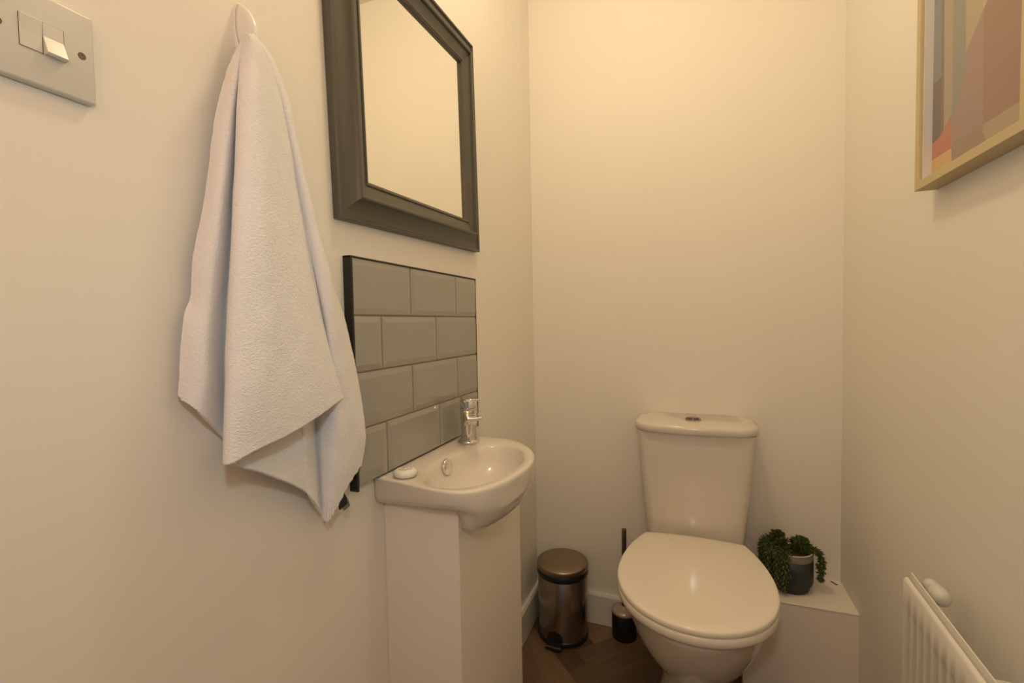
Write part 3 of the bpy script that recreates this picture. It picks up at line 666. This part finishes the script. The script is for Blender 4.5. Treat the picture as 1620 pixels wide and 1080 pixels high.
def strand(P, r0=0.0015, dens=0.0019, l=0.0150):
    pts = catmull([Vector(p) + Vector((GX, GY, GZ)) for p in P], 40)
    tube(st, pts[::4], r0, 6)
    L2 = 0; ang = random.random() * 6
    for i in range(39):
        a, c = pts[i], pts[i + 1]; seg = (c - a).length; t = (c - a).normalized(); o_ = t.orthogonal().normalized(); q_ = t.cross(o_)
        nn = max(1, int(seg / dens))
        for k in range(nn):
            ang += 2.4; dr = (o_ * math.cos(ang) + q_ * math.sin(ang)) + t * (0.45 + 0.25 * random.random())
            leaf(a.lerp(c, k / nn), dr, l * random.uniform(0.75, 1.1), 0.0023)
    t = (pts[-1] - pts[-2]).normalized()
    for k in range(14):
        dr = t * 1.1 + Vector([random.uniform(-1, 1) for _ in range(3)]); leaf(pts[-1], dr, l * 0.9, 0.0019)
# upright mounds left and right of centre
for i in range(20):
    a = random.random() * 6.28; r = random.uniform(0, 0.024); bx_, by_ = -0.026, 0.0
    strand([(bx_ + r * .4 * math.cos(a), by_ + r * .4 * math.sin(a), 0.11), (bx_ - 0.004 + r * math.cos(a), by_ + r * math.sin(a), 0.135), (bx_ - 0.006 + r * 1.45 * math.cos(a), by_ + r * 1.3 * math.sin(a), 0.162 - r * 0.55)])
for i in range(11):
    a = random.random() * 6.28; r = random.uniform(0, 0.017); bx_, by_ = 0.024, 0.004
    strand([(bx_ + r * .4 * math.cos(a), by_ + r * .4 * math.sin(a), 0.11), (bx_ + r * math.cos(a), by_ + r * math.sin(a), 0.130), (bx_ + 0.004 + r * 1.3 * math.cos(a), by_ + r * 1.3 * math.sin(a), 0.151 - r * 0.6)])
# trailing strands: front left of the pot
for i in range(16):
    a = math.radians(random.uniform(186, 258)); ex = 0.071 + random.uniform(0, 0.006); zl = random.uniform(0.01, 0.085)
    ca, sa = math.cos(a), math.sin(a)
    strand([(0.02 * ca - .012, 0.02 * sa, 0.115), (0.05 * ca, 0.05 * sa, 0.134), (ex * ca, ex * sa, 0.122), ((ex + .002) * ca, (ex + .002) * sa, (0.122 + zl) / 2), (ex * ca, ex * sa, zl + 0.012)])
for i in range(5):
    a = math.radians(random.uniform(160, 200)); ca, sa = math.cos(a), math.sin(a); zl = random.uniform(0.03, 0.1)
    strand([(0.02 * ca - .01, 0.02 * sa, 0.115), (0.052 * ca, 0.052 * sa, 0.140), (0.076 * ca, 0.076 * sa, 0.128), (0.080 * ca, 0.080 * sa, (0.128 + zl) / 2), (0.077 * ca, 0.077 * sa, zl)])
for i in range(7):
    a = random.uniform(-0.5, 0.9); r = random.uniform(0.02, 0.05)
    strand([(0.0, 0.01, 0.112), (0.004 + r * 0.5 * math.cos(a), r * .5 * math.sin(a), 0.128), (0.006 + r * math.cos(a), r * math.sin(a), 0.134 - 0.1 * r)])
# one long strand down the right side
for k, zl in enumerate((0.046, 0.052, 0.064, 0.09)):
    dy_ = -0.006 * k
    strand([(0.028, 0.0 + dy_, 0.115), (0.052, -0.008 + dy_, 0.134), (0.074, -0.016 + dy_, 0.122), (0.080, -0.018 + dy_, 0.085), (0.079 - 0.003 * k, -0.018 + dy_, zl)])
strand([(0.02, -0.01, 0.115), (0.045, -0.02, 0.135), (0.062, -0.022, 0.130)])
link('foliage', lf, M['leaf'], pl); link('stems', st, M['stem'], pl, True)

# ---------------------------------------------------------------- framed print on the right wall
pf = thing('framed_print', 'framed abstract art print in earthy tones on the right wall', 'picture', (RX, 0.966, 1.59))
FY0, FY1, FZ0, FZ1 = 0.806, 1.127, 1.370, 1.806
prof = [(0, 0.0), (0, 0.036), (0.016, 0.036), (0.016, 0.0)]
b = nb(); loops = []
for d_, h in prof: loops.append([(RX - h, FY0 + d_, FZ0 + d_), (RX - h, FY1 - d_, FZ0 + d_), (RX - h, FY1 - d_, FZ1 - d_), (RX - h, FY0 + d_, FZ1 - d_)])
R = [[b.verts.new(p) for p in l] for l in loops]; R.append(R[0])
for a_, c_ in zip(R[:-1], R[1:]):
    for i in range(4): b.faces.new((a_[i], a_[(i + 1) % 4], c_[(i + 1) % 4], c_[i]))
o = link('picture_frame', b, M['wood_pale'], pf); bevel(o, 0.0008)
b = nb(); i0 = 0.0162; t_ = 0.0035
y0, y1, z0, z1 = FY0 + i0, FY1 - i0, FZ0 + i0, FZ1 - i0
box(b, 0.9755, 0.992, y1 - t_, y1, z0, z1); box(b, 0.9755, 0.992, y0, y0 + t_, z0, z1); box(b, 0.9860, 0.992, y0 + t_, y1 - t_, z0, z0 + t_); box(b, 0.9755, 0.992, y0 + t_, y1 - t_, z1 - t_, z1)
o = link('white_spacer', b, M['paper'], pf); o['label'] = 'white inner spacer'
b = nb(); box(b, 0.9890, 1.0030, y0, y1, z0, z1)
link('backing_board', b, M['paper'], pf)
ill = lin(228, 195, 135)
def alb(r, g, bb): c = lin(r, g, bb); return tuple(min(0.85, (0.80, 0.74, 0.62)[i] * c[i] / ill[i]) for i in range(3))
cols = {'a': (118, 112, 86), 'b': (120, 84, 52), 'c': (98, 74, 58), 'd': (166, 132, 86), 'e': (138, 120, 84), 'f': (176, 142, 84), 'g': (184, 152, 88), 'h': (152, 104, 66), 'i': (158, 114, 80), 'j': (186, 98, 56), 'k': (208, 150, 70), 'l': (148, 112, 72), 'm': (168, 134, 80)}
b = nb(); mats = []; 
ZTOP = z1 - t_
PRN = {'a': [(1.1072, ZTOP), (1.085, ZTOP), (1.076, 1.559), (1.1072, 1.560)], 'b': [(1.085, ZTOP), (1.073, ZTOP), (1.065, 1.462), (1.079, 1.454), (1.076, 1.559)], 'c': [(1.1072, 1.56), (1.076, 1.559), (1.079, 1.454), (1.1072, 1.450)],
 'd': [(1.073, ZTOP), (1.042, ZTOP), (1.038, 1.55), (1.038, 1.481), (1.065, 1.462)], 'e': [(1.042, ZTOP), (1.003, ZTOP), (0.997, 1.561), (1.0, 1.532), (1.009, 1.503), (1.023, 1.487), (1.040, 1.472), (1.079, 1.454), (1.065, 1.462), (1.038, 1.481), (1.038, 1.55)],
 'f': [(1.003, ZTOP), (0.955, ZTOP), (0.95, 1.60), (0.997, 1.562)], 'g': [(0.955, ZTOP), (0.826, ZTOP), (0.826, 1.70), (0.862, 1.672), (0.95, 1.60)],
 'h': [(0.95, 1.60), (0.862, 1.672), (0.826, 1.70), (0.826, 1.4219), (0.945, 1.424)], 'i': [(0.997, 1.562), (0.95, 1.60), (0.945, 1.424), (1.038, 1.428), (1.04, 1.472), (1.023, 1.487), (1.009, 1.503), (1.0, 1.532)],
 'j': [(1.1072, 1.450), (1.079, 1.454), (1.04, 1.472), (1.038, 1.42), (1.1072, 1.421)], 'k': [(1.1072, 1.421), (1.038, 1.42), (1.036, 1.3902), (1.1072, 1.3902)],
 'l': [(1.038, 1.428), (0.945, 1.424), (0.945, 1.417), (0.936, 1.397), (0.936, 1.3902), (1.036, 1.3902), (1.038, 1.42)], 'm': [(0.945, 1.424), (0.826, 1.4219), (0.826, 1.3902), (0.936, 1.3902), (0.936, 1.397), (0.945, 1.417)]}
for i, k in enumerate(PRN):
    mats.append(mat('print_' + k, alb(*cols[k]), 0.6))
    f = b.faces.new([b.verts.new((0.9885, y, z)) for y, z in PRN[k]]); f.material_index = i; f.normal_update()
    if f.normal.x > 0: f.normal_flip()
me = bpy.data.meshes.new('art_print'); b.to_mesh(me); b.free()
for m_ in mats: me.materials.append(m_)
o = bpy.data.objects.new('art_print', me); C.objects.link(o); o.parent = pf; me.transform(Matrix.Translation(-Vector(pf['_o'])))
o['label'] = 'abstract print of flat overlapping terracotta, plum, olive and tan shapes'
b = nb(); box(b, 0.9735, 0.9752, FY0 + 0.012, FY1 - 0.0165, FZ0 + 0.0165, FZ1 - 0.0165); link('glass_pane', b, M['glass'], pf)

# ---------------------------------------------------------------- radiator
YE, XF, XB, ZT_, ZB_ = (1.03, 0.907, 0.92, 0.6545, 0.12)
ra = thing('radiator', 'white ribbed steel panel radiator low on the right wall', 'radiator', ((XF + XB) / 2, 0.55, 0.1))
YN = YE - 0.80
b = nb()
# panel: front face with vertical flutes between flat top and bottom rails
yy = []; pitch_ = 0.0275; y = YE
n_f = int((YE - YN) / pitch_)
prof = []   # (y, recess)
for k in range(n_f):
    a0 = YE - 0.012 - k * pitch_
    for dy, r in ((0, 0), (0.005, 0.0), (0.009, 0.0035), (0.0185, 0.0035), (0.0225, 0.0)): prof.append((a0 - dy, r))
prof = [(YE, 0)] + prof; prof = [p for p in prof if p[0] > YN] + [(YN, 0)]
rows_ = [(ZB_, 0), (ZB_ + 0.028, 0), (ZB_ + 0.036, 1), (ZT_ - 0.054, 1), (ZT_ - 0.049, 0), (ZT_ - 0.006, 0)]
F = [[(XF + r * s, y, z) for y, r in prof] for z, s in rows_]
for dx, dz in ((0.0025, -0.0015), (0.0055, 0.0), (0.0075, -0.001), (0.0088, -0.006)): F.append([(XF + dx, y, ZT_ + dz) for y, r in prof])
for dx, dz in ((-0.0030, -0.006), (-0.0022, 0.009), (0.0, 0.009)): F.append([(XB + dx, y, ZT_ + dz) for y, r in prof])
F.append([(XB, y, ZB_) for y, r in prof])
V = [[b.verts.new(p) for p in l] for l in F]
for a_, c_ in zip(V, V[1:] + V[:1]):
    for i in range(len(prof) - 1): b.faces.new((a_[i], a_[i + 1], c_[i + 1], c_[i]))
b.faces.new([v[0] for v in V]); b.faces.new([v[-1] for v in V][::-1])
o = link('radiator_panel', b, M['rad'], ra); autosmooth(o, 35)
KY, KZ = (1.012, 0.64)
b = nb()
lathe(b, [(0.004, -0.022), (0.010, -0.020), (0.0140, -0.014), (0.0155, -0.005), (0.0150, 0.004), (0.0135, 0.010), (0.0115, 0.013), (0.0125, 0.016), (0.0125, 0.030), (0.0115, 0.033), (0.009, 0.034)], (0.951, KY, KZ), 36, 'Y'); o = link('valve_knob', b, M['plastic'], ra, True)
b = nb(); box(b, XB - 0.001, RX - 0.0130, 0.850, 0.862, 0.585, 0.603, 0.001); link('wall_bracket', b, M['plastic'], ra)
b = nb(); box(b, XB - 0.001, RX - 0.0005, 0.30, 0.335, 0.575, 0.625, 0.001); link('wall_bracket', b, M['plastic'], ra)
b = nb(); tube(b, [((XF + XB) / 2 + 0.005, YN + 0.03, ZB_ + 0.01), ((XF + XB) / 2 + 0.005, YN + 0.03, 0.004)], 0.0075, 16); link('supply_pipe', b, M['chrome'], ra, True)
b = nb(); tube(b, [((XF + XB) / 2 + 0.005, YE - 0.03, ZB_ + 0.01), ((XF + XB) / 2 + 0.005, YE - 0.03, -0.0035)], 0.0075, 16); link('return_pipe', b, M['chrome'], ra, True)
ra.rotation_euler = (0.010, 0, -0.040)
for o in C.objects:
    if '_o' in o: del o['_o']
